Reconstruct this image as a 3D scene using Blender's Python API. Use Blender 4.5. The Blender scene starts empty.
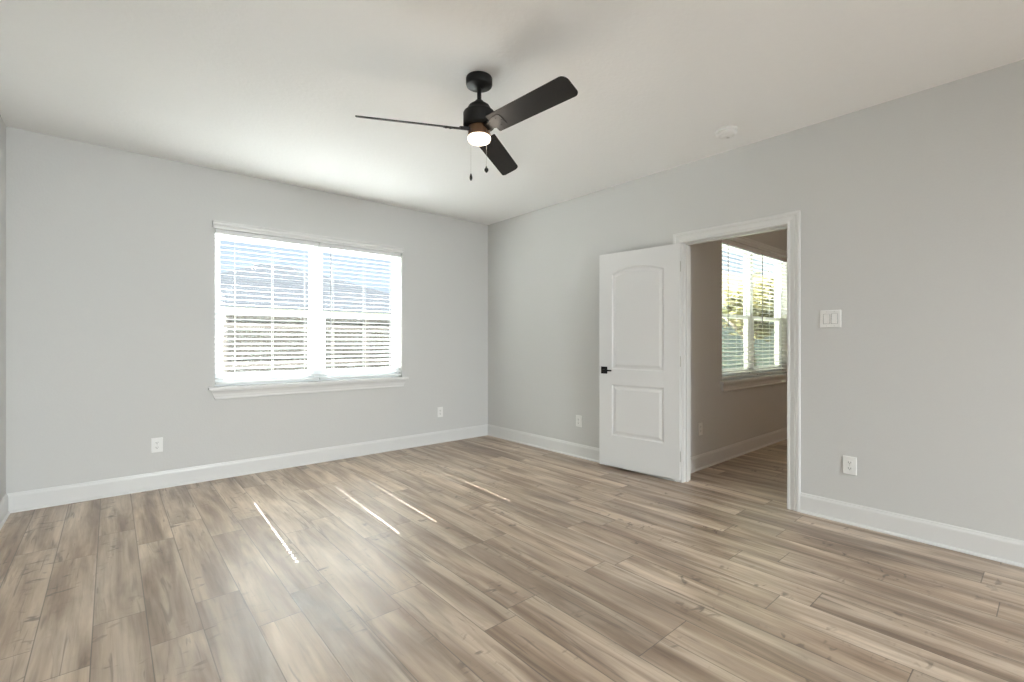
import bpy, bmesh, math, random
from mathutils import Vector, Matrix

random.seed(7)
SC = bpy.context.scene
COL = SC.collection
R = math.radians

# ------------------------------------------------------------------ camera
F_PX = 468.0
CAM_Z = 1.2125
YAW = 40.63
cam_d = bpy.data.cameras.new('camera')
cam_d.sensor_width = 36.0
cam_d.lens = 36.0 * F_PX / 1024.0
cam_d.shift_y = 1.0 / 1024.0
cam_d.clip_start = 0.05
cam_d.clip_end = 300
cam = bpy.data.objects.new('camera', cam_d)
COL.objects.link(cam)
cam.location = (0, 0, CAM_Z)
cam.rotation_euler = (R(90), 0, R(-YAW))
SC.camera = cam

# ------------------------------------------------------------------ view + exposure
SC.view_settings.view_transform = 'Standard'
SC.view_settings.look = 'None'
SC.view_settings.gamma = 1.0
SC.view_settings.use_curve_mapping = False
SC.view_settings.exposure = 0.54
SC.cycles.max_bounces = 12
SC.cycles.diffuse_bounces = 6
SC.cycles.glossy_bounces = 4
SC.cycles.transparent_max_bounces = 24
SC.cycles.sample_clamp_indirect = 6.0
SC.cycles.use_denoising = True

# ------------------------------------------------------------------ sky
W = bpy.data.worlds.new('sky')
SC.world = W
W.use_nodes = True
nt = W.node_tree
nt.nodes.clear()
wo = nt.nodes.new('ShaderNodeOutputWorld')
bg = nt.nodes.new('ShaderNodeBackground')
tc = nt.nodes.new('ShaderNodeTexCoord')
sx = nt.nodes.new('ShaderNodeSeparateXYZ')
cr = nt.nodes.new('ShaderNodeValToRGB')
cr.color_ramp.elements[0].position = 0.0
cr.color_ramp.elements[0].color = (0.78, 0.87, 1.0, 1)
cr.color_ramp.elements[1].position = 0.7
cr.color_ramp.elements[1].color = (0.36, 0.54, 0.92, 1)
nt.links.new(tc.outputs['Generated'], sx.inputs[0])
nt.links.new(sx.outputs['Z'], cr.inputs[0])
nt.links.new(cr.outputs[0], bg.inputs['Color'])
bg.inputs['Strength'].default_value = 0.74
nt.links.new(bg.outputs[0], wo.inputs[0])

# ------------------------------------------------------------------ dimensions
XL, XR, YB, YF, ZC = -0.562, 3.746, 4.849, -4.6, 2.74
T = 0.12
R2_BACK, R2_RIGHT, R2_FRONT = 2.225, 7.4, -2.2
DY0, DY1, DH = 1.285, 2.10, 2.065                # clear doorway
WX0, WX1, WZ0, WZ1 = 0.701, 2.514, 0.815, 2.222   # window opening
W2UP = 0.06
W2DX = 4.027                                      # second window: same unit, shifted along x

# ------------------------------------------------------------------ lights
def light(name, kind, loc, direction=None, **kw):
    d = bpy.data.lights.new(name, kind)
    for k, v in kw.items():
        setattr(d, k, v)
    o = bpy.data.objects.new(name, d)
    COL.objects.link(o)
    o.location = loc
    if direction is not None:
        o.rotation_euler = Vector(direction).to_track_quat('-Z', 'Y').to_euler()
    return o

light('sun', 'SUN', (2, 12, 12), (-0.035, -1.0, -0.95), energy=84.0, angle=R(0.2), color=(1.0, 0.975, 0.965))
# added lamps below both windows' sills, standing in for light off sunlit ground
light('ground_fill_light', 'AREA', (1.6, 6.6, -0.19), (0.0, 0.0, 1.0), energy=4600.0, shape='RECTANGLE', size=6.0, size_y=2.8, color=(0.97, 0.975, 1.0))
light('ground_fill_light', 'AREA', (7.0, 4.0, -0.19), (0.0, 0.0, 1.0), energy=140.0, shape='RECTANGLE', size=5.0, size_y=2.6, color=(1.0, 0.97, 0.92))
# added fill lamp behind the camera, shining through a made-up window
light('rear_fill_light', 'AREA', (1.5, YF - 0.18, 2.0), (-0.19, 1, -0.72), energy=176.0, spread=R(108), shape='RECTANGLE', size=1.7, size_y=1.2, color=(0.935, 0.965, 1.0))

# ------------------------------------------------------------------ materials
def new_mat(name):
    m = bpy.data.materials.new(name)
    m.use_nodes = True
    n = m.node_tree
    return m, n, n.nodes['Principled BSDF']

def plain(name, col, rough=0.5, metal=0.0, spec=0.5, emit=None, estr=0.0, bump=0.0, bscale=60, var=0.0, bdist=0.002):
    m, n, b = new_mat(name)
    b.inputs['Base Color'].default_value = (*col, 1)
    b.inputs['Roughness'].default_value = rough
    b.inputs['Metallic'].default_value = metal
    b.inputs['Specular IOR Level'].default_value = spec
    if emit:
        b.inputs['Emission Color'].default_value = (*emit, 1)
        b.inputs['Emission Strength'].default_value = estr
    tcn = n.nodes.new('ShaderNodeTexCoord')
    nz = n.nodes.new('ShaderNodeTexNoise')
    nz.inputs['Scale'].default_value = bscale
    nz.inputs['Detail'].default_value = 3
    n.links.new(tcn.outputs['Object'], nz.inputs['Vector'])
    if bump > 0:
        bp = n.nodes.new('ShaderNodeBump')
        bp.inputs['Strength'].default_value = bump
        bp.inputs['Distance'].default_value = bdist
        n.links.new(nz.outputs['Fac'], bp.inputs['Height'])
        n.links.new(bp.outputs['Normal'], b.inputs['Normal'])
    if var > 0:
        mx = n.nodes.new('ShaderNodeMix')
        mx.data_type = 'RGBA'
        mx.inputs['A'].default_value = (*[c * (1 - var) for c in col], 1)
        mx.inputs['B'].default_value = (*[min(1, c * (1 + var)) for c in col], 1)
        n.links.new(nz.outputs['Fac'], mx.inputs['Factor'])
        n.links.new(mx.outputs['Result'], b.inputs['Base Color'])
    return m

M_WALL = plain('greige_wall_paint', (0.60, 0.60, 0.588), 0.65, spec=0.3, bump=0.22, bscale=75, var=0.012, bdist=0.003)
M_CEIL = plain('ceiling_paint', (0.885, 0.885, 0.88), 0.85, spec=0.2, bump=0.35, bscale=48, var=0.012, bdist=0.004)
M_TRIM = plain('white_trim_paint', (0.69, 0.69, 0.68), 0.35, bump=0.02, bscale=90, var=0.01)
M_DOOR = plain('white_door_paint', (0.73, 0.73, 0.725), 0.38, bump=0.03, bscale=120, var=0.01)
M_VINYL = plain('white_vinyl', (0.78, 0.81, 0.82), 0.4, var=0.01)
M_SLAT = plain('white_blind_slat', (0.78, 0.79, 0.79), 0.45, var=0.01)
M_CORD = plain('white_cord', (0.75, 0.75, 0.73), 0.7, var=0.02)
M_WAND = plain('grey_clear_wand', (0.30, 0.31, 0.32), 0.25, var=0.02)
M_PLATE = plain('white_plastic', (0.80, 0.80, 0.785), 0.3, var=0.01)
M_SLOT = plain('outlet_slot_shadow_grey', (0.10, 0.10, 0.10), 0.6, var=0.02)
M_SCREW = plain('painted_screw', (0.62, 0.62, 0.60), 0.4, var=0.02)
M_BLACK = plain('matte_black_metal', (0.007, 0.0065, 0.006), 0.5, spec=0.25, var=0.05)
M_BLADE = plain('black_fan_blade', (0.012, 0.010, 0.009), 0.55, spec=0.25, bump=0.05, bscale=40, var=0.15)
M_BRONZE = plain('bronze_light_kit', (0.16, 0.085, 0.045), 0.35, metal=0.4, var=0.03)
M_LAMP = plain('lit_frosted_lens', (0.9, 0.85, 0.78), 0.5, emit=(1.0, 0.84, 0.62), estr=2.2)
M_STEEL = plain('satin_nickel_hinge', (0.50, 0.49, 0.46), 0.35, metal=0.9, var=0.03)
M_CHAIN = plain('bead_chain', (0.45, 0.43, 0.40), 0.35, metal=0.8, var=0.03)

def glass_mat():
    m = bpy.data.materials.new('window_glass')
    m.use_nodes = True
    n = m.node_tree
    n.nodes.clear()
    o = n.nodes.new('ShaderNodeOutputMaterial')
    t = n.nodes.new('ShaderNodeBsdfTransparent')
    t.inputs['Color'].default_value = (0.93, 0.96, 0.95, 1)
    g = n.nodes.new('ShaderNodeBsdfGlossy')
    g.inputs['Roughness'].default_value = 0.02
    lw = n.nodes.new('ShaderNodeLayerWeight')
    lw.inputs['Blend'].default_value = 0.5
    pw = n.nodes.new('ShaderNodeMath'); pw.operation = 'POWER'
    pw.inputs[1].default_value = 5.0
    n.links.new(lw.outputs['Facing'], pw.inputs[0])
    fr = n.nodes.new('ShaderNodeMath'); fr.operation = 'MULTIPLY_ADD'
    fr.inputs[1].default_value = 0.6
    fr.inputs[2].default_value = 0.008
    n.links.new(pw.outputs[0], fr.inputs[0])
    mx = n.nodes.new('ShaderNodeMixShader')
    n.links.new(fr.outputs[0], mx.inputs[0])
    n.links.new(t.outputs[0], mx.inputs[1])
    n.links.new(g.outputs[0], mx.inputs[2])
    n.links.new(mx.outputs[0], o.inputs[0])
    return m
M_GLASS = glass_mat()

def screen_mat():
    m = bpy.data.materials.new('insect_screen_mesh')
    m.use_nodes = True
    n = m.node_tree
    n.nodes.clear()
    o = n.nodes.new('ShaderNodeOutputMaterial')
    t = n.nodes.new('ShaderNodeBsdfTransparent')
    d = n.nodes.new('ShaderNodeBsdfDiffuse')
    d.inputs['Color'].default_value = (0.10, 0.10, 0.105, 1)
    mx = n.nodes.new('ShaderNodeMixShader')
    mx.inputs[0].default_value = 0.28
    n.links.new(t.outputs[0], mx.inputs[1])
    n.links.new(d.outputs[0], mx.inputs[2])
    n.links.new(mx.outputs[0], o.inputs[0])
    return m
M_SCREEN = screen_mat()

def floor_mat():
    """wood-look planks 0.178 x 1.22 m running along y"""
    m, n, b = new_mat('wood_look_plank_floor')
    N, L = n.nodes, n.links
    def math_(op, a, bb=None, c=None):
        q = N.new('ShaderNodeMath')
        q.operation = op
        for i, v in enumerate((a, bb, c)):
            if v is None:
                continue
            if isinstance(v, (int, float)):
                q.inputs[i].default_value = v
            else:
                L.new(v, q.inputs[i])
        return q.outputs[0]
    def comb(x, y, z):
        q = N.new('ShaderNodeCombineXYZ')
        for i, v in enumerate((x, y, z)):
            if isinstance(v, (int, float)):
                q.inputs[i].default_value = v
            else:
                L.new(v, q.inputs[i])
        return q.outputs[0]
    def noise(vec, scale, detail=3, rough=0.5, dist=0.0):
        q = N.new('ShaderNodeTexNoise')
        q.inputs['Scale'].default_value = scale
        q.inputs['Detail'].default_value = detail
        q.inputs['Roughness'].default_value = rough
        q.inputs['Distortion'].default_value = dist
        L.new(vec, q.inputs['Vector'])
        return q.outputs['Fac']
    def ramp(fac, stops, interp='LINEAR'):
        q = N.new('ShaderNodeValToRGB')
        q.color_ramp.interpolation = interp
        e = q.color_ramp.elements
        while len(e) < len(stops):
            e.new(0.5)
        for i, (p, c) in enumerate(stops):
            e[i].position = p
            e[i].color = (*c, 1) if isinstance(c, tuple) else (c, c, c, 1)
        L.new(fac, q.inputs[0])
        return q.outputs[0]
    def mix(fac, a, bb, mode='MIX'):
        q = N.new('ShaderNodeMix')
        q.data_type = 'RGBA'
        q.blend_type = mode
        for key, v in (('Factor', fac), ('A', a), ('B', bb)):
            if isinstance(v, (int, float)):
                q.inputs[key].default_value = v
            elif isinstance(v, tuple):
                q.inputs[key].default_value = (*v, 1)
            else:
                L.new(v, q.inputs[key])
        return q.outputs['Result']
    t = N.new('ShaderNodeTexCoord')
    s = N.new('ShaderNodeSeparateXYZ')
    L.new(t.outputs['Object'], s.inputs[0])
    X, Y = s.outputs['X'], s.outputs['Y']
    PW, PL = 0.178, 1.22
    xs = math_('DIVIDE', math_('SUBTRACT', X, 0.299), PW)
    col = math_('FLOOR', xs)
    fx = math_('SUBTRACT', xs, col)
    off = math_('FRACT', math_('ADD', math_('MULTIPLY', math_('MULTIPLY', col, col), 0.2371), math_('ADD', math_('MULTIPLY', col, 0.4441), 0.1344)))
    ys = math_('SUBTRACT', math_('DIVIDE', Y, PL), off)
    row = math_('FLOOR', ys)
    fy = math_('SUBTRACT', ys, row)
    wn = N.new('ShaderNodeTexWhiteNoise')
    wn.noise_dimensions = '2D'
    L.new(comb(col, row, 0), wn.inputs['Vector'])
    rnd = wn.outputs['Value']
    sr = N.new('ShaderNodeSeparateColor')
    L.new(wn.outputs['Color'], sr.inputs[0])
    r2, r3 = sr.outputs[1], sr.outputs[2]
    jx = math_('MULTIPLY', rnd, 37.0)
    jy = math_('MULTIPLY', r2, 53.0)
    # broad light / dark bands drawn out along the board
    v1 = comb(math_('ADD', math_('MULTIPLY', X, 9.0), jx), math_('ADD', math_('MULTIPLY', Y, 0.9), jy), r3)
    bands = noise(v1, 1.0, 4, 0.55, 0.6)
    v2 = comb(math_('ADD', math_('MULTIPLY', X, 70.0), jx), math_('ADD', math_('MULTIPLY', Y, 2.6), jy), r3)
    grain = noise(v2, 1.0, 5, 0.65, 0.3)
    v3 = comb(math_('ADD', math_('MULTIPLY', X, 12.0), jy), math_('ADD', math_('MULTIPLY', Y, 3.2), jx), r3)
    cloud = noise(v3, 1.0, 3, 0.5, 0.4)
    base = ramp(bands, [(0.30, (0.175, 0.118, 0.078)), (0.42, (0.275, 0.198, 0.140)), (0.53, (0.395, 0.307, 0.230)), (0.68, (0.560, 0.462, 0.365))])
    tone = ramp(rnd, [(0.0, (0.85, 0.845, 0.84)), (0.5, (1.0, 0.99, 0.98)), (1.0, (1.13, 1.12, 1.10))])
    c = mix(1.0, base, tone, 'MULTIPLY')
    g = ramp(grain, [(0.30, 0.74), (0.5, 1.0), (0.7, 1.10)])
    c = mix(0.6, c, g, 'MULTIPLY')
    cl = ramp(cloud, [(0.3, 0.80), (0.5, 1.0), (0.7, 1.12)])
    c = mix(0.8, c, cl, 'MULTIPLY')
    # dark mineral streaks and short cross marks, only where the cloud mask lets them
    v4 = comb(math_('ADD', math_('MULTIPLY', X, 26.0), jy), math_('ADD', math_('MULTIPLY', Y, 1.8), jx), 0.0)
    streak = ramp(noise(v4, 1.0, 3, 0.5, 1.2), [(0.615, 0.0), (0.70, 1.0)])
    c = mix(math_('MULTIPLY', streak, 0.6), c, (0.105, 0.072, 0.05))
    v5 = comb(math_('ADD', math_('MULTIPLY', X, 11.0), jx), math_('ADD', math_('MULTIPLY', Y, 22.0), jy), 2.0)
    v6 = comb(math_('ADD', math_('MULTIPLY', X, 5.0), jy), math_('ADD', math_('MULTIPLY', Y, 2.0), jx), 5.0)
    cross = math_('MULTIPLY', ramp(noise(v5, 1.0, 2, 0.5, 0.8), [(0.58, 0.0), (0.68, 1.0)]), ramp(noise(v6, 1.0, 2, 0.5, 0.0), [(0.53, 0.0), (0.62, 1.0)]))
    c = mix(math_('MULTIPLY', cross, 0.7), c, (0.075, 0.052, 0.038))
    # bevelled joints
    ex = math_('MULTIPLY', math_('MINIMUM', fx, math_('SUBTRACT', 1.0, fx)), PW)
    ey = math_('MULTIPLY', math_('MINIMUM', fy, math_('SUBTRACT', 1.0, fy)), PL)
    edge = math_('MINIMUM', ex, ey)
    gap = ramp(math_('MULTIPLY', edge, 100.0), [(0.12, 0.0), (0.26, 1.0)])
    c = mix(math_('MULTIPLY', math_('SUBTRACT', 1.0, gap), 0.72), c, (0.07, 0.055, 0.045))
    L.new(c, b.inputs['Base Color'])
    rr = ramp(grain, [(0.3, 0.44), (0.7, 0.34)])
    L.new(rr, b.inputs['Roughness'])
    b.inputs['Specular IOR Level'].default_value = 1.0
    bp = N.new('ShaderNodeBump')
    bp.inputs['Strength'].default_value = 0.25
    bp.inputs['Distance'].default_value = 0.0012
    hh = math_('ADD', math_('MULTIPLY', grain, 0.35), gap)
    L.new(hh, bp.inputs['Height'])
    L.new(bp.outputs['Normal'], b.inputs['Normal'])
    return m
M_FLOOR = floor_mat()

def striped(name, c1, c2, axis, pitch, rough=0.8):
    """flat colour with fine darker joints (fence boards, lap siding, shingle courses)"""
    m, n, b = new_mat(name)
    t = n.nodes.new('ShaderNodeTexCoord')
    s = n.nodes.new('ShaderNodeSeparateXYZ')
    n.links.new(t.outputs['Object'], s.inputs[0])
    d = n.nodes.new('ShaderNodeMath'); d.operation = 'DIVIDE'
    n.links.new(s.outputs[axis], d.inputs[0]); d.inputs[1].default_value = pitch
    fr = n.nodes.new('ShaderNodeMath'); fr.operation = 'FRACT'
    n.links.new(d.outputs[0], fr.inputs[0])
    r = n.nodes.new('ShaderNodeValToRGB')
    r.color_ramp.elements[0].position = 0.02; r.color_ramp.elements[0].color = (*[c * 0.5 for c in c1], 1)
    r.color_ramp.elements[1].position = 0.10; r.color_ramp.elements[1].color = (1, 1, 1, 1)
    n.links.new(fr.outputs[0], r.inputs[0])
    nz = n.nodes.new('ShaderNodeTexNoise'); nz.inputs['Scale'].default_value = 3.0
    n.links.new(t.outputs['Object'], nz.inputs['Vector'])
    mx = n.nodes.new('ShaderNodeMix'); mx.data_type = 'RGBA'
    mx.inputs['A'].default_value = (*c1, 1); mx.inputs['B'].default_value = (*c2, 1)
    n.links.new(nz.outputs['Fac'], mx.inputs['Factor'])
    m2 = n.nodes.new('ShaderNodeMix'); m2.data_type = 'RGBA'; m2.blend_type = 'MULTIPLY'
    m2.inputs['Factor'].default_value = 1.0
    n.links.new(mx.outputs['Result'], m2.inputs['A']); n.links.new(r.outputs[0], m2.inputs['B'])
    n.links.new(m2.outputs['Result'], b.inputs['Base Color'])
    b.inputs['Roughness'].default_value = rough
    b.inputs['Specular IOR Level'].default_value = 0.0
    return m

M_FENCE = striped('cedar_fence_boards', (0.030, 0.026, 0.021), (0.020, 0.018, 0.015), 'X', 0.14)
M_POST = plain('cedar_post', (0.042, 0.036, 0.030), 0.9, spec=0.1, var=0.1, bscale=8)
M_ROOF = striped('grey_shingle_roof', (0.058, 0.062, 0.068), (0.048, 0.052, 0.058), 'Z', 0.12)
M_TANROOF = striped('tan_shingle_roof', (0.10, 0.085, 0.055), (0.08, 0.068, 0.045), 'Z', 0.12)
M_SIDING = striped('pale_lap_siding', (0.55, 0.56, 0.55), (0.50, 0.51, 0.50), 'Z', 0.15)
M_BLUESIDE = striped('blue_grey_lap_siding', (0.22, 0.27, 0.31), (0.18, 0.23, 0.27), 'Z', 0.15)
M_DARKGLASS = plain('dark_house_glass', (0.05, 0.06, 0.07), 0.15, var=0.1)
M_GRASS = plain('dry_lawn', (0.22, 0.22, 0.10), 0.9, bump=0.4, bscale=30, var=0.25)
def leaf_mat():
    m, n, b = new_mat('yellow_green_leaves')
    out = n.nodes['Material Output']
    b.inputs['Roughness'].default_value = 0.6
    b.inputs['Specular IOR Level'].default_value = 0.2
    tcn = n.nodes.new('ShaderNodeTexCoord')
    nz = n.nodes.new('ShaderNodeTexNoise'); nz.inputs['Scale'].default_value = 2.5
    cr_ = n.nodes.new('ShaderNodeValToRGB')
    cr_.color_ramp.elements[0].position = 0.35; cr_.color_ramp.elements[0].color = (0.10, 0.105, 0.045, 1)
    cr_.color_ramp.elements[1].position = 0.65; cr_.color_ramp.elements[1].color = (0.27, 0.24, 0.12, 1)
    tl = n.nodes.new('ShaderNodeBsdfTranslucent')
    mx = n.nodes.new('ShaderNodeMixShader'); mx.inputs[0].default_value = 0.4
    n.links.new(tcn.outputs['Object'], nz.inputs['Vector'])
    n.links.new(nz.outputs['Fac'], cr_.inputs[0])
    n.links.new(cr_.outputs[0], b.inputs['Base Color'])
    n.links.new(cr_.outputs[0], tl.inputs['Color'])
    n.links.new(b.outputs[0], mx.inputs[1]); n.links.new(tl.outputs[0], mx.inputs[2])
    n.links.new(mx.outputs[0], out.inputs[0])
    return m
M_LEAF = leaf_mat()
M_BARK = plain('grey_bark', (0.20, 0.17, 0.14), 0.85, bump=0.4, bscale=18, var=0.2)

# ------------------------------------------------------------------ mesh helpers
class MB:
    def __init__(self):
        self.bm = bmesh.new()
    def box(self, x0, x1, y0, y1, z0, z1, mat=None):
        vs = [Vector((x, y, z)) for z in (z0, z1) for y in (y0, y1) for x in (x0, x1)]
        if mat is not None:
            vs = [mat @ v for v in vs]
        v = [self.bm.verts.new(p) for p in vs]
        for f in ((0, 2, 3, 1), (4, 5, 7, 6), (0, 1, 5, 4), (2, 6, 7, 3), (0, 4, 6, 2), (1, 3, 7, 5)):
            self.bm.faces.new([v[i] for i in f])
        return self
    def rbox(self, x0, x1, y0, y1, z0, z1, bev=0.002, seg=2):
        """box with rounded edges"""
        b = bmesh.new()
        r = bmesh.ops.create_cube(b, size=1.0)
        for v in b.verts:
            v.co = Vector(((x0 + x1) / 2 + v.co.x * (x1 - x0), (y0 + y1) / 2 + v.co.y * (y1 - y0), (z0 + z1) / 2 + v.co.z * (z1 - z0)))
        bmesh.ops.bevel(b, geom=b.edges[:], offset=bev, segments=seg, profile=0.5, affect='EDGES')
        me = bpy.data.meshes.new('tmp'); b.to_mesh(me); b.free()
        self.bm.from_mesh(me); bpy.data.meshes.remove(me)
        return self
    def lathe(self, prof, cx=0, cy=0, seg=32, smooth=True):
        """prof: (radius, z) pairs; a radius of 0 closes the end"""
        rings = []
        for r, z in prof:
            if r < 1e-6:
                rings.append([self.bm.verts.new((cx, cy, z))])
            else:
                rings.append([self.bm.verts.new((cx + r * math.cos(2 * math.pi * k / seg), cy + r * math.sin(2 * math.pi * k / seg), z)) for k in range(seg)])
        for a, b in zip(rings, rings[1:]):
            for k in range(seg):
                k2 = (k + 1) % seg
                q = []
                if len(a) == 1 and len(b) == 1:
                    continue
                if len(a) == 1:
                    q = [a[0], b[k2], b[k]]
                elif len(b) == 1:
                    q = [a[k], a[k2], b[0]]
                else:
                    q = [a[k], a[k2], b[k2], b[k]]
                f = self.bm.faces.new(q)
                f.smooth = smooth
        return self
    def sweep(self, prof, path, closed=False):
        """prof: closed outline (u, v); path: list of (origin, u_axis, v_axis)"""
        rings = [[self.bm.verts.new(Vector(o) + Vector(u) * a + Vector(v) * b) for a, b in prof] for o, u, v in path]
        n = len(prof)
        for a, b in zip(rings, rings[1:]):
            for k in range(n):
                self.bm.faces.new((a[k], a[(k + 1) % n], b[(k + 1) % n], b[k]))
        self.bm.faces.new(rings[0][::-1])
        self.bm.faces.new(rings[-1])
        return self
    def tube(self, pts, r, seg=8):
        pts = [Vector(p) for p in pts]
        rings = []
        for i, p in enumerate(pts):
            d = (pts[min(i + 1, len(pts) - 1)] - pts[max(i - 1, 0)]).normalized()
            a = d.orthogonal().normalized()
            if abs(d.z) < 0.9:
                a = d.cross(Vector((0, 0, 1))).normalized()
            b = d.cross(a).normalized()
            rr = r[i] if isinstance(r, (list, tuple)) else r
            rings.append([self.bm.verts.new(p + (a * math.cos(2 * math.pi * k / seg) + b * math.sin(2 * math.pi * k / seg)) * rr) for k in range(seg)])
        for a, b in zip(rings, rings[1:]):
            for k in range(seg):
                f = self.bm.faces.new((a[k], a[(k + 1) % seg], b[(k + 1) % seg], b[k]))
                f.smooth = True
        self.bm.faces.new(rings[0][::-1]); self.bm.faces.new(rings[-1])
        return self
    def extrude_poly(self, pts, z0, z1, mat=None):
        a = [Vector((x, y, z0)) for x, y in pts]
        b = [Vector((x, y, z1)) for x, y in pts]
        if mat is not None:
            a = [mat @ v for v in a]; b = [mat @ v for v in b]
        va = [self.bm.verts.new(v) for v in a]; vb = [self.bm.verts.new(v) for v in b]
        n = len(pts)
        self.bm.faces.new(va[::-1]); self.bm.faces.new(vb)
        for k in range(n):
            self.bm.faces.new((va[k], va[(k + 1) % n], vb[(k + 1) % n], vb[k]))
        return self
    def xform(self, m):
        bmesh.ops.transform(self.bm, matrix=m, verts=self.bm.verts[:])
        return self
    def build(self, name, mat, parent=None, off=None, autosmooth=False):
        """off: world offset subtracted from the mesh; with a parent, coordinates are the parent's own"""
        bmesh.ops.recalc_face_normals(self.bm, faces=self.bm.faces[:])
        if off is not None:
            bmesh.ops.translate(self.bm, vec=-Vector(off), verts=self.bm.verts[:])
        me = bpy.data.meshes.new(name)
        self.bm.to_mesh(me); self.bm.free()
        me.materials.append(mat)
        o = bpy.data.objects.new(name, me)
        COL.objects.link(o)
        if parent is not None:
            o.parent = parent
        elif off is not None:
            o.location = off
        return o

def tag(o, label=None, cat=None, group=None, kind=None):
    if label: o['label'] = label
    if cat: o['category'] = cat
    if group: o['group'] = group
    if kind: o['kind'] = kind
    return o

def empty(name, loc, rz=0.0):
    o = bpy.data.objects.new(name, None)
    o.empty_display_size = 0.1
    COL.objects.link(o)
    o.location = loc
    o.rotation_euler = (0, 0, rz)
    return o

def wall_panel(axis, a0, a1, b0, b1, p0, p1, holes=()):
    """slab with rectangular through-holes. axis 'y': spans x (a) and z (b), thick p0..p1 in y.
    axis 'x': spans y (a) and z (b), thick in x. axis 'z': spans x (a) and y (b), thick in z."""
    mb = MB()
    bm = mb.bm
    def P(a, b, p):
        return {'y': (a, p, b), 'x': (p, a, b), 'z': (a, b, p)}[axis]
    As = sorted({a0, a1, *[v for h in holes for v in h[:2]]})
    Bs = sorted({b0, b1, *[v for h in holes for v in h[2:]]})
    def solid(i, j):
        if i < 0 or j < 0 or i >= len(As) - 1 or j >= len(Bs) - 1:
            return False
        ca, cb = (As[i] + As[i + 1]) / 2, (Bs[j] + Bs[j + 1]) / 2
        return not any(h[0] < ca < h[1] and h[2] < cb < h[3] for h in holes)
    cache = {}
    def V(i, j, k):
        key = (i, j, k)
        if key not in cache:
            cache[key] = bm.verts.new(P(As[i], Bs[j], (p0, p1)[k]))
        return cache[key]
    for i in range(len(As) - 1):
        for j in range(len(Bs) - 1):
            if not solid(i, j):
                continue
            bm.faces.new((V(i, j, 0), V(i + 1, j, 0), V(i + 1, j + 1, 0), V(i, j + 1, 0)))
            bm.faces.new((V(i, j, 1), V(i, j + 1, 1), V(i + 1, j + 1, 1), V(i + 1, j, 1)))
            for di, dj, e in ((-1, 0, ((0, 0), (0, 1))), (1, 0, ((1, 0), (1, 1))), (0, -1, ((0, 0), (1, 0))), (0, 1, ((0, 1), (1, 1)))):
                if not solid(i + di, j + dj):
                    (u0, w0), (u1, w1) = e
                    bm.faces.new((V(i + u0, j + w0, 0), V(i + u1, j + w1, 0), V(i + u1, j + w1, 1), V(i + u0, j + w0, 1)))
    return mb

def structure(name, mb, mat, label, cat, off=None):
    return tag(mb.build(name, mat, off=off), label, cat, kind='structure')

# ------------------------------------------------------------------ room shell
structure('floor', wall_panel('z', XL - T, R2_RIGHT + T, YF - T, YB + 0.16, -0.12, 0.0, [(XR + T, R2_RIGHT + T, R2_BACK + 0.16, YB + 0.16), (XR + T, R2_RIGHT + T, YF - T, R2_FRONT - T)]), M_FLOOR,
          'greyish brown wood-look plank floor running through the doorway', 'floor')
structure('ceiling', MB().box(XL - T, R2_RIGHT + T, YF - T, YB + 0.16, ZC, ZC + 0.15), M_CEIL,
          'white lightly textured ceiling holding the fan', 'ceiling')
structure('wall_back', wall_panel('y', XL - T, XR + T, 0.0, ZC, YB, YB + 0.16, [(WX0, WX1, WZ0 - 0.03, WZ1)]), M_WALL,
          'light greige painted wall around the blinded window', 'wall')
structure('wall_right', wall_panel('x', YF - T, YB, 0.0, ZC, XR, XR + T, [(DY0 - 0.018, DY1 + 0.018, 0.0, DH + 0.018)]), M_WALL,
          'light greige painted wall with the open doorway', 'wall')
structure('wall_left', MB().box(XL - T, XL, YF - T, YB, 0.0, ZC), M_WALL,
          'light greige wall sliver at the far left edge', 'wall')
structure('wall_front', wall_panel('y', XL, XR, 0.0, ZC, YF - T, YF, [(0.60, 2.40, 1.35, 2.65)]), M_WALL,
          'greige wall behind the viewpoint with a wide window opening added for the fill light', 'wall')
structure('wall_next_room_back', wall_panel('y', XR + T, R2_RIGHT, 0.0, ZC, R2_BACK, R2_BACK + 0.16, [(WX0 + W2DX, WX1 + W2DX, WZ0 - 0.03, WZ1 + W2UP)]), M_WALL,
          'greige wall of the next room seen through the doorway', 'wall')
structure('wall_next_room_right', MB().box(R2_RIGHT, R2_RIGHT + T, R2_FRONT, R2_BACK + 0.16, 0.0, ZC), M_WALL,
          'end wall of the next room beyond the doorway', 'wall')
structure('wall_next_room_front', MB().box(XR + T, R2_RIGHT, R2_FRONT - T, R2_FRONT, 0.0, ZC), M_WALL,
          'wall of the next room opposite its window', 'wall')

# ------------------------------------------------------------------ baseboards
BASE = [(0, 0), (0.024, 0), (0.0235, 0.007), (0.020, 0.013), (0.014, 0.0165), (0.014, 0.112), (0.0125, 0.120), (0.009, 0.126), (0.0075, 0.134), (0.004, 0.138), (0, 0.138)]
def baseboard(name, p0, p1, normal, label):
    """moulded board along p0-p1; normal points into the room"""
    nx, ny = normal
    path = [((p[0], p[1], 0.0), (nx, ny, 0), (0, 0, 1)) for p in (p0, p1)]
    return structure(name, MB().sweep(BASE, path), M_TRIM, label, 'baseboard')
baseboard('baseboard_back', (XL, YB), (XR, YB), (0, -1), 'white baseboard under the blinded window')
baseboard('baseboard_left', (XL, YF), (XL, YB), (1, 0), 'white baseboard at the far left edge')
baseboard('baseboard_right', (XR, DY1 + 0.09), (XR, YB), (-1, 0), 'white baseboard between the room corner and the open door')
baseboard('baseboard_right', (XR, YF), (XR, DY0 - 0.09), (-1, 0), 'white baseboard right of the doorway below the switch')
baseboard('baseboard_next_room', (XR + T, R2_BACK), (R2_RIGHT, R2_BACK), (0, -1), 'white baseboard seen through the doorway')

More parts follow.
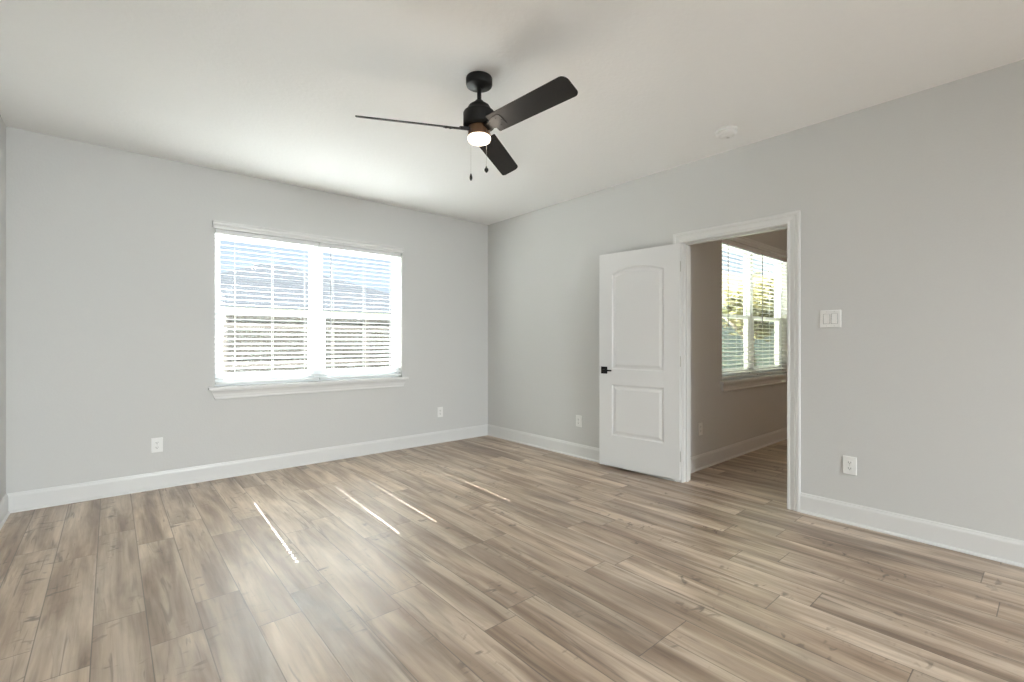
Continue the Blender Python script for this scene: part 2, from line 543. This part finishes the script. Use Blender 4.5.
# ------------------------------------------------------------------ door casing and jamb
# casing profile: u across the width (from the opening outward), v off the wall
CAS = [(0.0, 0.0), (0.0, 0.010), (0.004, 0.013), (0.012, 0.0135), (0.020, 0.011), (0.028, 0.012), (0.050, 0.017), (0.058, 0.0145), (0.062, 0.0185), (0.078, 0.0195), (0.085, 0.016), (0.085, 0.0)]
def casing(xw, nx):
    y0, y1, h = DY0 - 0.004, DY1 + 0.004, DH + 0.004
    n = (nx, 0, 0)
    path = [((xw, y0, 0.0), (0, -1, 0), n), ((xw, y0, h), (0, -1, 1), n), ((xw, y1, h), (0, 1, 1), n), ((xw, y1, 0.0), (0, 1, 0), n)]
    return MB().sweep(CAS, path)
structure('trim_1', casing(XR, -1), M_TRIM, 'white moulded casing around the doorway', 'door casing')
structure('trim_2', casing(XR + T, 1), M_TRIM, 'white moulded casing on the far side of the doorway', 'door casing')
jm = MB()
jm.box(XR, XR + T, DY0 - 0.018, DY0, 0, DH + 0.018)
jm.box(XR, XR + T, DY1, DY1 + 0.018, 0, DH + 0.018)
jm.box(XR, XR + T, DY0, DY1, DH, DH + 0.018)
s0 = XR + 0.040
jm.box(s0, s0 + 0.034, DY0, DY0 + 0.011, 0, DH)
jm.box(s0, s0 + 0.034, DY1 - 0.011, DY1, 0, DH)
jm.box(s0, s0 + 0.034, DY0 + 0.011, DY1 - 0.011, DH - 0.011, DH)
jamb = structure('trim_3', jm, M_TRIM, 'white door jamb with stop strips lining the doorway', 'door jamb')
MB().box(XR + 0.006, XR + 0.034, DY0 - 0.0005, DY0 + 0.0015, 0.90, 0.97).build('strike_plate', M_STEEL, jamb)

# ------------------------------------------------------------------ windows and blinds
def frame_ring(mb, x0, x1, y0, y1, z0, z1, w, wb=None, wt=None):
    wb = w if wb is None else wb
    wt = w if wt is None else wt
    mb.rbox(x0, x0 + w, y0, y1, z0, z1, 0.003)
    mb.rbox(x1 - w, x1, y0, y1, z0, z1, 0.003)
    mb.rbox(x0 + w - 0.002, x1 - w + 0.002, y0 + 0.0005, y1 - 0.0005, z0, z0 + wb, 0.003)
    mb.rbox(x0 + w - 0.002, x1 - w + 0.002, y0 + 0.0005, y1 - 0.0005, z1 - wt, z1, 0.003)

def build_window(name, dx, yw, label, up=0.0):
    x0, x1, z0, z1 = WX0 + dx, WX1 + dx, WZ0, WZ1 + up
    off = ((x0 + x1) / 2, yw, z0)
    xm = (x0 + x1) / 2
    fy0, fy1 = yw + 0.082, yw + 0.155
    fm = MB()
    frame_ring(fm, x0, x1, fy0, fy1, z0, z1, 0.030)
    fm.rbox(xm - 0.040, xm + 0.040, fy0, fy1, z0, z1, 0.003)
    root = structure(name, fm, M_VINYL, label, 'window', off=off)
    zm = 1.495
    for s in (0, 1):
        a, b = (x0 + 0.030, xm - 0.040) if s == 0 else (xm + 0.040, x1 - 0.030)
        up = MB(); frame_ring(up, a, b, fy0 + 0.040, fy0 + 0.066, zm - 0.018, z1 - 0.030, 0.026, 0.034, 0.030)
        u = up.build('upper_sash', M_VINYL, root, off)
        MB().box(a + 0.02, b - 0.02, fy0 + 0.051, fy0 + 0.055, zm, z1 - 0.055).build('pane', M_GLASS, u, None if False else off)
        lo = MB(); frame_ring(lo, a, b, fy0 + 0.006, fy0 + 0.036, z0 + 0.030, zm + 0.018, 0.044, 0.060, 0.036)
        lo.rbox((a + b) / 2 - 0.03, (a + b) / 2 + 0.03, fy0 - 0.006, fy0 + 0.012, zm + 0.004, zm + 0.018, 0.003)
        l = lo.build('lower_sash', M_VINYL, root, off)
        MB().box(a + 0.04, b - 0.04, fy0 + 0.019, fy0 + 0.023, z0 + 0.085, zm - 0.015).build('pane', M_GLASS, l, off)
        MB().box(a + 0.005, b - 0.005, fy0 + 0.0665, fy0 + 0.0675, z0 + 0.032, zm - 0.02).build('insect_screen', M_SCREEN, root, off)
    # stool (inner sill) with horns past the opening, and the apron below it with mitred ends
    st = MB()
    st.rbox(x0 - 0.052, x1 + 0.066, yw - 0.042, yw, z0 - 0.027, z0, 0.006, 3)
    st.box(x0, x1, yw - 0.004, fy0 + 0.01, z0 - 0.027, z0)
    st.build('window_sill', M_TRIM, root, off)
    ap = MB()
    prof = [(0.0, 0.0), (0.034, 0.0), (0.034, -0.006), (0.026, -0.020), (0.021, -0.036), (0.019, -0.062), (0.022, -0.070), (0.022, -0.080), (0.018, -0.084), (0.0, -0.084)]
    L0, L1 = x0 - 0.035, x1 + 0.040
    va, vb = [], []
    for u, v in prof:
        k = -v * 0.42 + 0.0
        va.append(ap.bm.verts.new((L0 + k, yw - u, z0 - 0.027 + v)))
        vb.append(ap.bm.verts.new((L1 - k, yw - u, z0 - 0.027 + v)))
    n = len(prof)
    for k in range(n):
        ap.bm.faces.new((va[k], va[(k + 1) % n], vb[(k + 1) % n], vb[k]))
    ap.bm.faces.new(va); ap.bm.faces.new(vb[::-1])
    ap.build('apron', M_TRIM, root, off)
    return root

TILT = R(-6.5)
PITCH = 0.0447
def build_blind(x0, x1, yw, ladders, wand_x, label, group, up=0.0):
    yc = yw + 0.040
    ztop, zbot = 2.176 + up, 0.830
    off = ((x0 + x1) / 2, yc, zbot)
    root = tag(empty('window_blind', off), label, 'blind', group)
    MB().rbox(x0, x1, yc - 0.026, yc + 0.026, ztop, ztop + 0.043, 0.003).build('headrail', M_SLAT, root, off)
    MB().rbox(x0, x1, yc - 0.026, yc + 0.026, zbot + 0.002, zbot + 0.020, 0.004).build('bottom_rail', M_SLAT, root, off)
    holes = [ladders[0], ladders[-1]]
    sl = MB()
    hw, hd, half, th = 0.0055, 0.0075, 0.0254, 0.0015
    zs = []
    z = zbot + 0.052
    while z < ztop - 0.012:
        zs.append(z); z += PITCH
    rot = Matrix.Rotation(-TILT, 4, 'X')     # outer edge a little high
    for z in zs:
        m = Matrix.Translation((0, yc, z)) @ rot
        xs = x0 + 0.001
        for h in holes:
            sl.box(xs, h - hw, -half, half, -th, th, m)
            sl.box(h - hw, h + hw, -half, -hd, -th, th, m)
            sl.box(h - hw, h + hw, hd, half, -th, th, m)
            xs = h + hw
        sl.box(xs, x1 - 0.001, -half, half, -th, th, m)
    bmesh.ops.remove_doubles(sl.bm, verts=sl.bm.verts[:], dist=1e-5)
    sl.build('slat_bank', M_SLAT, root, off)
    dy, dz = 0.0262 * math.cos(TILT), 0.0262 * math.sin(TILT)
    for lx in ladders:
        ld = MB()
        ld.tube([(lx + 0.008, yc - dy, zbot + 0.018), (lx + 0.008, yc - dy, ztop + 0.002)], 0.0010, 5)
        ld.tube([(lx + 0.008, yc + dy, zbot + 0.018), (lx + 0.008, yc + dy, ztop + 0.002)], 0.0010, 5)
        for z in zs:
            ld.tube([(lx + 0.008, yc - dy, z + dz - 0.0022), (lx + 0.008, yc + dy, z - dz - 0.0022)], 0.0006, 4)
        ld.build('ladder_cord', M_CORD, root, off)
    if wand_x is None:
        return root
    wd = MB()
    wy = yc - 0.036
    wd.tube([(wand_x, wy, 1.318 + up), (wand_x, wy, 1.36 + up), (wand_x, wy, ztop - 0.026)], [0.0055, 0.0045, 0.0042], 6)
    wd.tube([(wand_x, wy, ztop - 0.026), (wand_x, wy + 0.002, ztop - 0.006), (wand_x, wy + 0.012, ztop + 0.010)], 0.0022, 6)
    wd.build('tilt_wand', M_WAND, root, off)
    return root

def build_valance(dx, yw, label, up=0.0):
    x0, x1 = WX0 + dx - 0.018, WX1 + dx + 0.012
    off = ((x0 + x1) / 2, yw, 2.218 + up)
    prof = [(0.008, 0.0), (0.017, 0.002), (0.019, 0.016), (0.017, 0.024), (0.022, 0.030), (0.030, 0.038), (0.031, 0.050), (0.027, 0.054), (0.033, 0.058), (0.034, 0.066), (0.0, 0.066), (0.0, 0.062), (0.008, 0.060)]
    path = [((x, yw, 2.217 + up), (0, -1, 0), (0, 0, 1)) for x in (x0, x1)]
    v = tag(MB().sweep(prof, path).build('blind_valance', M_TRIM, off=off), label, 'valance')
    for x in (x0, x1 - 0.006):
        MB().rbox(x, x + 0.006, yw - 0.026, yw, 2.219 + up, 2.281 + up, 0.0015).build('end_return', M_TRIM, v, off)
    return v

LAD_L = [WX0 + 0.155, WX0 + 0.468, WX0 + 0.765]
LAD_R = [WX0 + 1.040, WX0 + 1.375, WX0 + 1.690]
def blinds(dx, yw, la, lb, group, up=0.0):
    xm = (WX0 + WX1) / 2
    build_blind(WX0 + dx + 0.006, xm + dx - 0.004, yw, [v + dx for v in LAD_L], (WX0 + dx + 0.144) if dx > 0 else None, la, group, up)
    build_blind(xm + dx + 0.004, WX1 + dx - 0.006, yw, [v + dx for v in LAD_R], WX0 + dx + 1.015, lb, group, up)

build_window('window_1', 0.0, YB, 'white double window behind the blinds of the main room')
blinds(0.0, YB, 'white slatted blind without a wand over the left half of the main room window', 'white slatted blind with a grey wand over the right half of the main room window', 'blinds on the main room window')
build_valance(0.0, YB, 'white moulded valance along the top of the main room window')
build_window('window_2', W2DX, R2_BACK, 'white double window seen through the doorway', W2UP)
blinds(W2DX, R2_BACK, 'white slatted blind nearest the door in the window through the doorway', 'white slatted blind cut off by the door frame in the window through the doorway', 'blinds on the next room window', W2UP)
build_valance(W2DX, R2_BACK, 'white moulded valance over the window through the doorway', W2UP)

# made-up window behind the viewpoint, added to let the fill lamp in
wf = MB()
frame_ring(wf, 0.60, 2.40, YF - 0.10, YF - 0.04, 1.35, 2.65, 0.04)
w3 = structure('added_rear_window', wf, M_VINYL, 'unseen wide window added behind the viewpoint for the fill light', 'window', off=(1.5, YF, 1.35))
MB().box(0.63, 2.37, YF - 0.072, YF - 0.068, 1.38, 2.62).build('pane', M_GLASS, w3, (1.5, YF, 1.35))

# ------------------------------------------------------------------ door leaf
def arch_loop(s0, s1, z0, z1, rise, inset, n=18):
    """closed outline (s, z): straight sides and an arched top whose springers sit at z1"""
    a, b, lo = s0 + inset, s1 - inset, z0 + inset
    w = (s1 - s0) / 2
    pts = [(a, lo), (b, lo)]
    if rise <= 0:
        return pts + [(b, z1 - inset), (a, z1 - inset)]
    rad = (w * w + rise * rise) / (2 * rise)
    cz = z1 + rise - rad
    cs = (s0 + s1) / 2
    rr = rad - inset
    for k in range(n + 1):
        x = b + (a - b) * k / n
        pts.append((x, cz + math.sqrt(max(rr * rr - (x - cs) ** 2, 0))))
    return pts

def door_leaf(w, h, th):
    """s runs from the free edge (0) to the hinge edge (w); face at v=0 and v=-th"""
    mb = MB(); bm = mb.bm
    panels = [(0.135, w - 0.140, 0.925, 1.838, 0.055), (0.135, w - 0.140, 0.292, 0.785, 0.0)]
    steps = [(0.0, 0.0), (0.006, 0.0015), (0.012, 0.0075), (0.020, 0.0085), (0.028, 0.0080), (0.048, 0.0015), (0.052, 0.0012)]
    for face, sg in ((0.0, 1), (-th, -1)):
        def V(s, z, d):
            return bm.verts.new((s, face - sg * d, z))
        edges = []
        rect = [V(*p, 0) for p in ((0, 0), (w, 0), (w, h), (0, h))]
        loops0 = [rect]
        for (s0, s1, z0, z1, rise) in panels:
            rings = [[V(s, z, d) for s, z in arch_loop(s0, s1, z0, z1, rise, ins)] for ins, d in steps]
            for a, b in zip(rings, rings[1:]):
                n = len(a)
                for k in range(n):
                    bm.faces.new((a[k], a[(k + 1) % n], b[(k + 1) % n], b[k]))
            bm.faces.new(rings[-1])
            loops0.append(rings[0])
        for lp in loops0:
            n = len(lp)
            for k in range(n):
                e = bm.edges.get((lp[k], lp[(k + 1) % n])) or bm.edges.new((lp[k], lp[(k + 1) % n]))
                edges.append(e)
        bmesh.ops.triangle_fill(bm, edges=edges, use_beauty=True)
        if sg == 1: front = rect
        else: back = rect
    for k in range(4):
        bm.faces.new((front[k], front[(k + 1) % 4], back[(k + 1) % 4], back[k]))
    return mb

DW, DT, DZ = 0.806, 0.035, 0.024
p_free, p_hinge = Vector((3.629, 2.916, 0)), Vector((3.712, 2.114, 0))
d = p_hinge - p_free
# local x: from the free edge to the hinge; local +y: face towards the room
rz = math.atan2(d.y, d.x)
door = door_leaf(DW, 2.036, DT)
# +y in the leaf's frame must point into the room (towards -x): flip when needed
flip = Vector((-math.sin(rz), math.cos(rz))).x > 0
if flip:
    door.xform(Matrix.Scale(-1, 4, (0, 1, 0)))
leaf = door.build('door_1', M_DOOR)
leaf.location = (p_free.x, p_free.y, DZ)
leaf.rotation_euler = (0, 0, rz)
tag(leaf, 'white two-panel door with arched top panel standing open against the wall', 'door', kind='structure')
sgn = -1 if flip else 1
hz = 0.941 - DZ
def lever(side):
    mb = MB()
    f0 = 0.0 if side > 0 else -DT
    y0 = f0; 
    mb.rbox(0.022, 0.090, *sorted((y0, y0 + side * 0.008)), hz - 0.034, hz + 0.034, 0.002)
    mb.tube([(0.056, y0 + side * 0.006, hz), (0.056, y0 + side * 0.045, hz)], 0.010, 14)
    mb.rbox(0.048, 0.160, *sorted((y0 + side * 0.038, y0 + side * 0.050)), hz - 0.008, hz + 0.008, 0.003)
    if flip: mb.xform(Matrix.Scale(-1, 4, (0, 1, 0)))
    return mb
# room-side lever (square rose); the wall side carries its twin, kept flat enough to clear the wall
lever(1).build('door_handle', M_BLACK, leaf)['label'] = 'square black lever handle'
lt = MB().rbox(-0.0012, 0.001, -DT + 0.005, -0.005, hz - 0.028, hz + 0.028, 0.0004)
if flip: lt.xform(Matrix.Scale(-1, 4, (0, 1, 0)))
lt.build('latch_plate', M_BLACK, leaf)
for z in (0.20, 1.02, 1.84):
    hg = MB()
    hg.lathe([(0.0, z - 0.052), (0.004, z - 0.050), (0.0062, z - 0.045), (0.0062, z + 0.045), (0.004, z + 0.050), (0.0, z + 0.052)], DW + 0.006, -DT - 0.002, 12)
    hg.box(DW - 0.0005, DW + 0.0015, -DT, -0.008, z - 0.045, z + 0.045)
    if flip: hg.xform(Matrix.Scale(-1, 4, (0, 1, 0)))
    hg.build('hinge', M_STEEL, leaf)['label'] = 'satin metal hinge'

# ------------------------------------------------------------------ outlets and switch
# local frame: wall surface at y=0, +y into the wall, x to the right as seen
def make_outlet(loc, rz, label, group='white wall outlets'):
    root = tag(empty('wall_outlet', loc, rz), label, 'outlet', group)
    MB().rbox(-0.039, 0.039, -0.0065, 0.0, -0.060, 0.060, 0.003, 3).build('plate', M_PLATE, root)
    for zc in (0.0195, -0.0195):
        pts = []
        for k in range(28):
            a = 2 * math.pi * k / 28
            pts.append((0.0172 * math.cos(a), max(-0.0135, min(0.0135, 0.0172 * math.sin(a)))))
        rc = MB().extrude_poly(pts, 0.0060, 0.0085, Matrix.Translation((0, 0, zc)) @ Matrix.Rotation(R(90), 4, 'X'))
        f = rc.build('receptacle', M_PLATE, root)
        sl = MB()
        sl.box(-0.0078, -0.0050, -0.0089, -0.008, zc - 0.003, zc + 0.0075)
        sl.box(0.0050, 0.0078, -0.0089, -0.008, zc - 0.002, zc + 0.0065)
        sl.tube([(0, -0.0080, zc - 0.0075), (0, -0.0089, zc - 0.0075)], 0.0028, 10)
        sl.build('contact_slot', M_SLOT, f)
    MB().tube([(0, -0.0055, 0), (0, -0.0074, 0)], 0.0035, 12).build('screw', M_SCREW, root)
    return root
def copy_tree(o, parent=None):
    c = o.copy(); COL.objects.link(c)
    c.parent = parent
    for ch in list(o.children):
        copy_tree(ch, c)
    return c
o0 = make_outlet((0.292, YB, 0.361), 0.0, 'white wall outlet on the back wall near the left corner')
for loc, rz_, lab in (((3.016, YB, 0.368), 0.0, 'white wall outlet on the back wall right of the window'),
                      ((XR, 3.282, 0.380), R(-90), 'white wall outlet between the room corner and the open door'),
                      ((XR, 0.902, 0.389), R(-90), 'white wall outlet right of the doorway under the light switch'),
                      ((4.277, R2_BACK, 0.381), 0.0, 'white wall outlet on the next room wall through the doorway')):
    c = copy_tree(o0)
    c.location = loc; c.rotation_euler = (0, 0, rz_); c['label'] = lab

sw = tag(empty('light_switch', (XR, 1.012, 1.371), R(-90)), 'white double rocker light switch on the wall right of the doorway', 'light switch')
MB().rbox(-0.062, 0.062, -0.0065, 0.0, -0.059, 0.059, 0.003, 3).build('plate', M_PLATE, sw)
for xc, t in ((-0.023, 3.5), (0.023, -3.5)):
    fr = MB()
    for a in ((xc - 0.0185, xc - 0.0168, -0.0345, 0.0345), (xc + 0.0168, xc + 0.0185, -0.0345, 0.0345), (xc - 0.0168, xc + 0.0168, -0.0345, -0.0330), (xc - 0.0168, xc + 0.0168, 0.0330, 0.0345)):
        fr.box(a[0], a[1], -0.0069, -0.006, a[2], a[3])
    fr.build('rocker_gap', M_SLOT, sw)
    rk = MB().rbox(-0.0165, 0.0165, -0.005, 0.003, -0.0327, 0.0327, 0.0015)
    rk.xform(Matrix.Translation((xc, -0.0055, 0)) @ Matrix.Rotation(R(t), 4, 'X'))
    rk.build('rocker', M_PLATE, sw)
for xc in (-0.023, 0.023):
    for zc in (-0.0485, 0.0485):
        MB().tube([(xc, -0.0055, zc), (xc, -0.0072, zc)], 0.003, 10).build('screw', M_SCREW, sw)

# ------------------------------------------------------------------ smoke detector
sd = tag(empty('smoke_detector', (3.372, 1.553, ZC)), 'round white smoke detector on the ceiling near the doorway', 'smoke detector')
MB().lathe([(0.0, 0.0), (0.074, 0.0), (0.075, -0.003), (0.075, -0.012), (0.073, -0.015), (0.0, -0.015)], seg=48).build('base_plate', M_PLATE, sd)
MB().lathe([(0.0, -0.013), (0.060, -0.013), (0.060, -0.019), (0.068, -0.020), (0.0685, -0.027), (0.064, -0.036), (0.052, -0.043), (0.046, -0.0445), (0.0445, -0.042), (0.042, -0.042), (0.0405, -0.045), (0.020, -0.047), (0.0, -0.047)], seg=48).build('cover', M_PLATE, sd)
MB().lathe([(0.0, -0.045), (0.011, -0.045), (0.011, -0.0495), (0.009, -0.051), (0.0, -0.051)], 0.022, 0.0, 20).build('test_button', M_SCREW, sd)

# ------------------------------------------------------------------ ceiling fan
FX, FY = 1.62, 2.18
fan = tag(empty('ceiling_fan', (FX, FY, ZC)), 'black three-blade ceiling fan with a lit lamp in the middle of the ceiling', 'ceiling fan')
def zz(z): return z - ZC
MB().lathe([(0.0, 0.0), (0.074, 0.0), (0.076, -0.004), (0.076, -0.038), (0.073, -0.046), (0.066, -0.050), (0.030, -0.052), (0.024, -0.058), (0.0, -0.058)], seg=40).build('canopy', M_BLACK, fan)
MB().lathe([(0.0, -0.045), (0.0125, -0.045), (0.0125, zz(2.585)), (0.0, zz(2.585))], seg=20).build('downrod', M_BLACK, fan)
MB().lathe([(0.0, zz(2.608)), (0.022, zz(2.608)), (0.026, zz(2.602)), (0.030, zz(2.598)), (0.060, zz(2.576)), (0.066, zz(2.566)), (0.068, zz(2.552)), (0.088, zz(2.540)), (0.092, zz(2.533)), (0.092, zz(2.466)), (0.088, zz(2.458)), (0.064, zz(2.454)), (0.0, zz(2.454))], seg=48).build('motor_housing', M_BLACK, fan)
lk = MB().lathe([(0.0, zz(2.456)), (0.062, zz(2.456)), (0.064, zz(2.450)), (0.064, zz(2.414)), (0.066, zz(2.408)), (0.066, zz(2.400)), (0.0, zz(2.400))], seg=40).build('light_kit', M_BRONZE, fan)
MB().lathe([(0.0, zz(2.400)), (0.064, zz(2.400)), (0.067, zz(2.396)), (0.067, zz(2.388)), (0.062, zz(2.374)), (0.045, zz(2.366)), (0.0, zz(2.361))], seg=40).build('lamp_lens', M_LAMP, lk)['label'] = 'glowing frosted lamp lens'
PITCHB = R(-22.5)
def blade_outline(r0, r1, w0, w1, cr):
    pts = []
    def corner(cx, cy, a0, rad):
        for k in range(7):
            a = R(a0 + 90 * k / 6)
            pts.append((cx + rad * math.cos(a), cy + rad * math.sin(a)))
    corner(r0 + 0.008, -w0 / 2 + 0.008, 180, 0.008)
    corner(r1 - cr * 1.6, -w1 / 2 + cr * 1.6, 270, cr * 1.6)
    corner(r1 - cr, w1 / 2 - cr, 0, cr)
    corner(r0 + 0.008, w0 / 2 - 0.008, 90, 0.008)
    return pts
for ang in (33.8, 153.8, 273.8):
    base = Matrix.Translation((0, 0, zz(2.437))) @ Matrix.Rotation(R(ang), 4, 'Z')
    m = base @ Matrix.Rotation(PITCHB, 4, 'X')
    b = MB().extrude_poly(blade_outline(0.118, 0.680, 0.122, 0.128, 0.024), -0.003, 0.003, m).build('blade', M_BLADE, fan)
    ir = MB()
    ir.extrude_poly([(0.050, -0.020), (0.105, -0.024), (0.150, -0.040), (0.195, -0.040), (0.205, -0.030), (0.205, 0.030), (0.195, 0.040), (0.150, 0.040), (0.105, 0.024), (0.050, 0.020)], -0.0065, -0.0032, m)
    ir.extrude_poly([(0.050, -0.022), (0.112, -0.026), (0.112, 0.026), (0.050, 0.022)], -0.0035, 0.012, m)
    for (sx_, sy_) in ((0.165, -0.026), (0.165, 0.026), (0.192, 0.0)):
        pts = [(sx_ + 0.005 * math.cos(2 * math.pi * k / 10), sy_ + 0.005 * math.sin(2 * math.pi * k / 10)) for k in range(10)]
        ir.extrude_poly(pts, -0.0090, -0.0060, m)
    ir.build('blade_bracket', M_BLACK, b)
for (cx_, cy_, z0, z1, fr) in ((-0.001, -0.070, 2.425, 2.212, 0.0115), (-0.070, -0.016, 2.425, 2.166, 0.0080)):
    ch = MB()
    nb = 70
    ch.tube([(cx_, cy_, zz(z0)), (cx_, cy_, zz(z1))], 0.0007, 5)
    nb = int((z0 - z1) / 0.006)
    for k in range(nb):
        zc = zz(z0 - (k + 0.5) * (z0 - z1) / nb)
        ch.lathe([(0, zc + 0.0015), (0.0013, zc), (0, zc - 0.0015)], cx_, cy_, 5)
    c = ch.build('pull_chain', M_CHAIN, fan)
    MB().lathe([(0, zz(z1) + 0.002), (0.003, zz(z1)), (0.005, zz(z1) - 0.008), (fr, zz(z1) - 0.020), (fr, zz(z1) - 0.027), (0.004, zz(z1) - 0.038), (0, zz(z1) - 0.040)], cx_, cy_, 16).build('pull_knob', M_BLACK, c)
# the lamp's own light, just under its lens
light('fan_lamp_light', 'POINT', (FX, FY, 2.34), energy=3.5, shadow_soft_size=0.05, color=(1.0, 0.88, 0.74))
# warm ceiling lamp of the next room, out of view beside the doorway
light('next_room_lamp_light', 'POINT', (5.9, -0.9, 2.45), energy=10.5, shadow_soft_size=0.12, color=(1.0, 0.60, 0.37))

# ------------------------------------------------------------------ outdoors
structure('ground', MB().box(-40, 60, YB + 0.2, 90, -0.30, -0.20), M_GRASS, 'dry lawn outside the windows', 'lawn')
structure('ground', MB().box(XR + T + 0.02, 60, R2_BACK + 0.2, YB + 0.2, -0.30, -0.20), M_GRASS, 'dry lawn outside the next room', 'lawn')

def fence(x0, x1, y, label):
    root = tag(empty('wooden_fence', ((x0 + x1) / 2, y, -0.2)), label, 'fence')
    off = tuple(root.location)
    bd = MB()
    x = x0
    while x < x1:
        h = 1.70 + random.uniform(-0.008, 0.008)
        bd.box(x, x + 0.134, y, y + 0.018, -0.15, h)
        x += 0.140
    bd.build('board_panel', M_FENCE, root, off)
    rl = MB()
    for z in (0.15, 0.8, 1.45):
        rl.box(x0, x1, y - 0.04, y, z, z + 0.09)
    rl.build('rail', M_POST, root, off)
    x = x0 + 0.05
    while x < x1:
        MB().box(x, x + 0.09, y - 0.10, y - 0.0405, -0.2, 1.72).build('post', M_POST, root, off)
        x += 2.44
    return root
fence(-6.0, 12.0, 9.0, 'brown board fence outside the main room window')

def hip_house(name, x0, x1, y0, y1, zw, zr, ra, rb, wall_m, label, roof_m=None):
    """ra..rb: ridge ends in x"""
    root = tag(empty(name, ((x0 + x1) / 2, (y0 + y1) / 2, -0.2)), label, 'house')
    off = tuple(root.location)
    MB().box(x0, x1, y0, y1, -0.2, zw).build('wall', wall_m, root, off)
    r = MB(); o = 0.45
    ym = (y0 + y1) / 2
    e = [r.bm.verts.new(p) for p in ((x0 - o, y0 - o, zw - 0.1), (x1 + o, y0 - o, zw - 0.1), (x1 + o, y1 + o, zw - 0.1), (x0 - o, y1 + o, zw - 0.1))]
    t = [r.bm.verts.new(p) for p in ((ra, ym, zr), (rb, ym, zr))]
    for f in ((e[0], e[1], t[1], t[0]), (e[1], e[2], t[1]), (e[2], e[3], t[0], t[1]), (e[3], e[0], t[0]), (e[3], e[2], e[1], e[0])):
        r.bm.faces.new(f)
    r.build('roof', roof_m or M_ROOF, root, off)
    fa = MB()
    fa.box(x0 - o, x1 + o, y0 - o - 0.03, y0 - o, zw - 0.25, zw - 0.06)
    fa.build('fascia', M_TRIM, root, off)
    n = max(2, int((x1 - x0) / 3))
    for k in range(n):
        xc = x0 + (k + 0.5) * (x1 - x0) / n
        w = MB(); frame_ring(w, xc - 0.5, xc + 0.5, y0 - 0.05, y0 - 0.001, 0.9, 2.2, 0.07)
        wv = w.build('window', M_TRIM, root, off)
        MB().box(xc - 0.45, xc + 0.45, y0 - 0.03, y0 - 0.01, 0.95, 2.15).build('pane', M_DARKGLASS, wv, off)
    return root
hip_house('neighbour_house', 0.0, 12.0, 17.0, 27.0, 2.35, 4.55, 4.9, 5.9, M_SIDING, 'pale house with a grey hip roof beyond the fence')
hip_house('neighbour_house', 13.5, 22.0, 2.5, 13.0, 2.35, 3.7, 16.5, 19.0, M_BLUESIDE, 'blue-grey house outside the window seen through the doorway', M_TANROOF)

def tree(x, y, h, cr, seed, label):
    rnd = random.Random(seed)
    root = tag(empty('leafy_tree', (x, y, -0.2)), label, 'tree')
    tr = MB()
    tr.tube([(0, 0, 0), (0.05, 0.02, h * 0.3), (0.0, 0.06, h * 0.55), (0.05, 0.0, h * 0.85)], [0.16, 0.12, 0.09, 0.03], 10)
    for k in range(7):
        a = rnd.uniform(0, 6.28); z = h * rnd.uniform(0.35, 0.6)
        tr.tube([(0, 0, z), (math.cos(a) * cr * 0.4, math.sin(a) * cr * 0.4, z + h * 0.12), (math.cos(a) * cr * 0.8, math.sin(a) * cr * 0.8, z + h * 0.2)], [0.05, 0.035, 0.012], 6)
    tr.build('trunk', M_BARK, root)
    cw = MB()
    cl = []
    for k in range(34):
        a = rnd.uniform(0, 6.28); u = rnd.uniform(-1, 1); q = rnd.uniform(0.35, 1.0) * cr
        cl.append((math.cos(a) * math.sqrt(1 - u * u) * q, math.sin(a) * math.sqrt(1 - u * u) * q, h * 0.66 + u * q * 0.8))
    for k in range(1700):
        c = Vector(rnd.choice(cl)) + Vector((rnd.gauss(0, 1), rnd.gauss(0, 1), rnd.gauss(0, 1))) * cr * 0.17
        s = rnd.uniform(0.06, 0.13)
        m = Matrix.Translation(c) @ Matrix.Rotation(rnd.uniform(0, 6.28), 4, 'Z') @ Matrix.Rotation(rnd.uniform(0, 3.14), 4, 'X')
        vs = [cw.bm.verts.new(m @ Vector(p)) for p in ((-s, 0, 0), (0, -s * 0.5, 0.01), (s, 0, 0), (0, s * 0.5, 0.01))]
        cw.bm.faces.new(vs)
    cw.build('crown', M_LEAF, root)
    return root
tree(10.9, 4.5, 3.3, 0.75, 3, 'small yellow-green tree outside the middle of the window through the doorway')
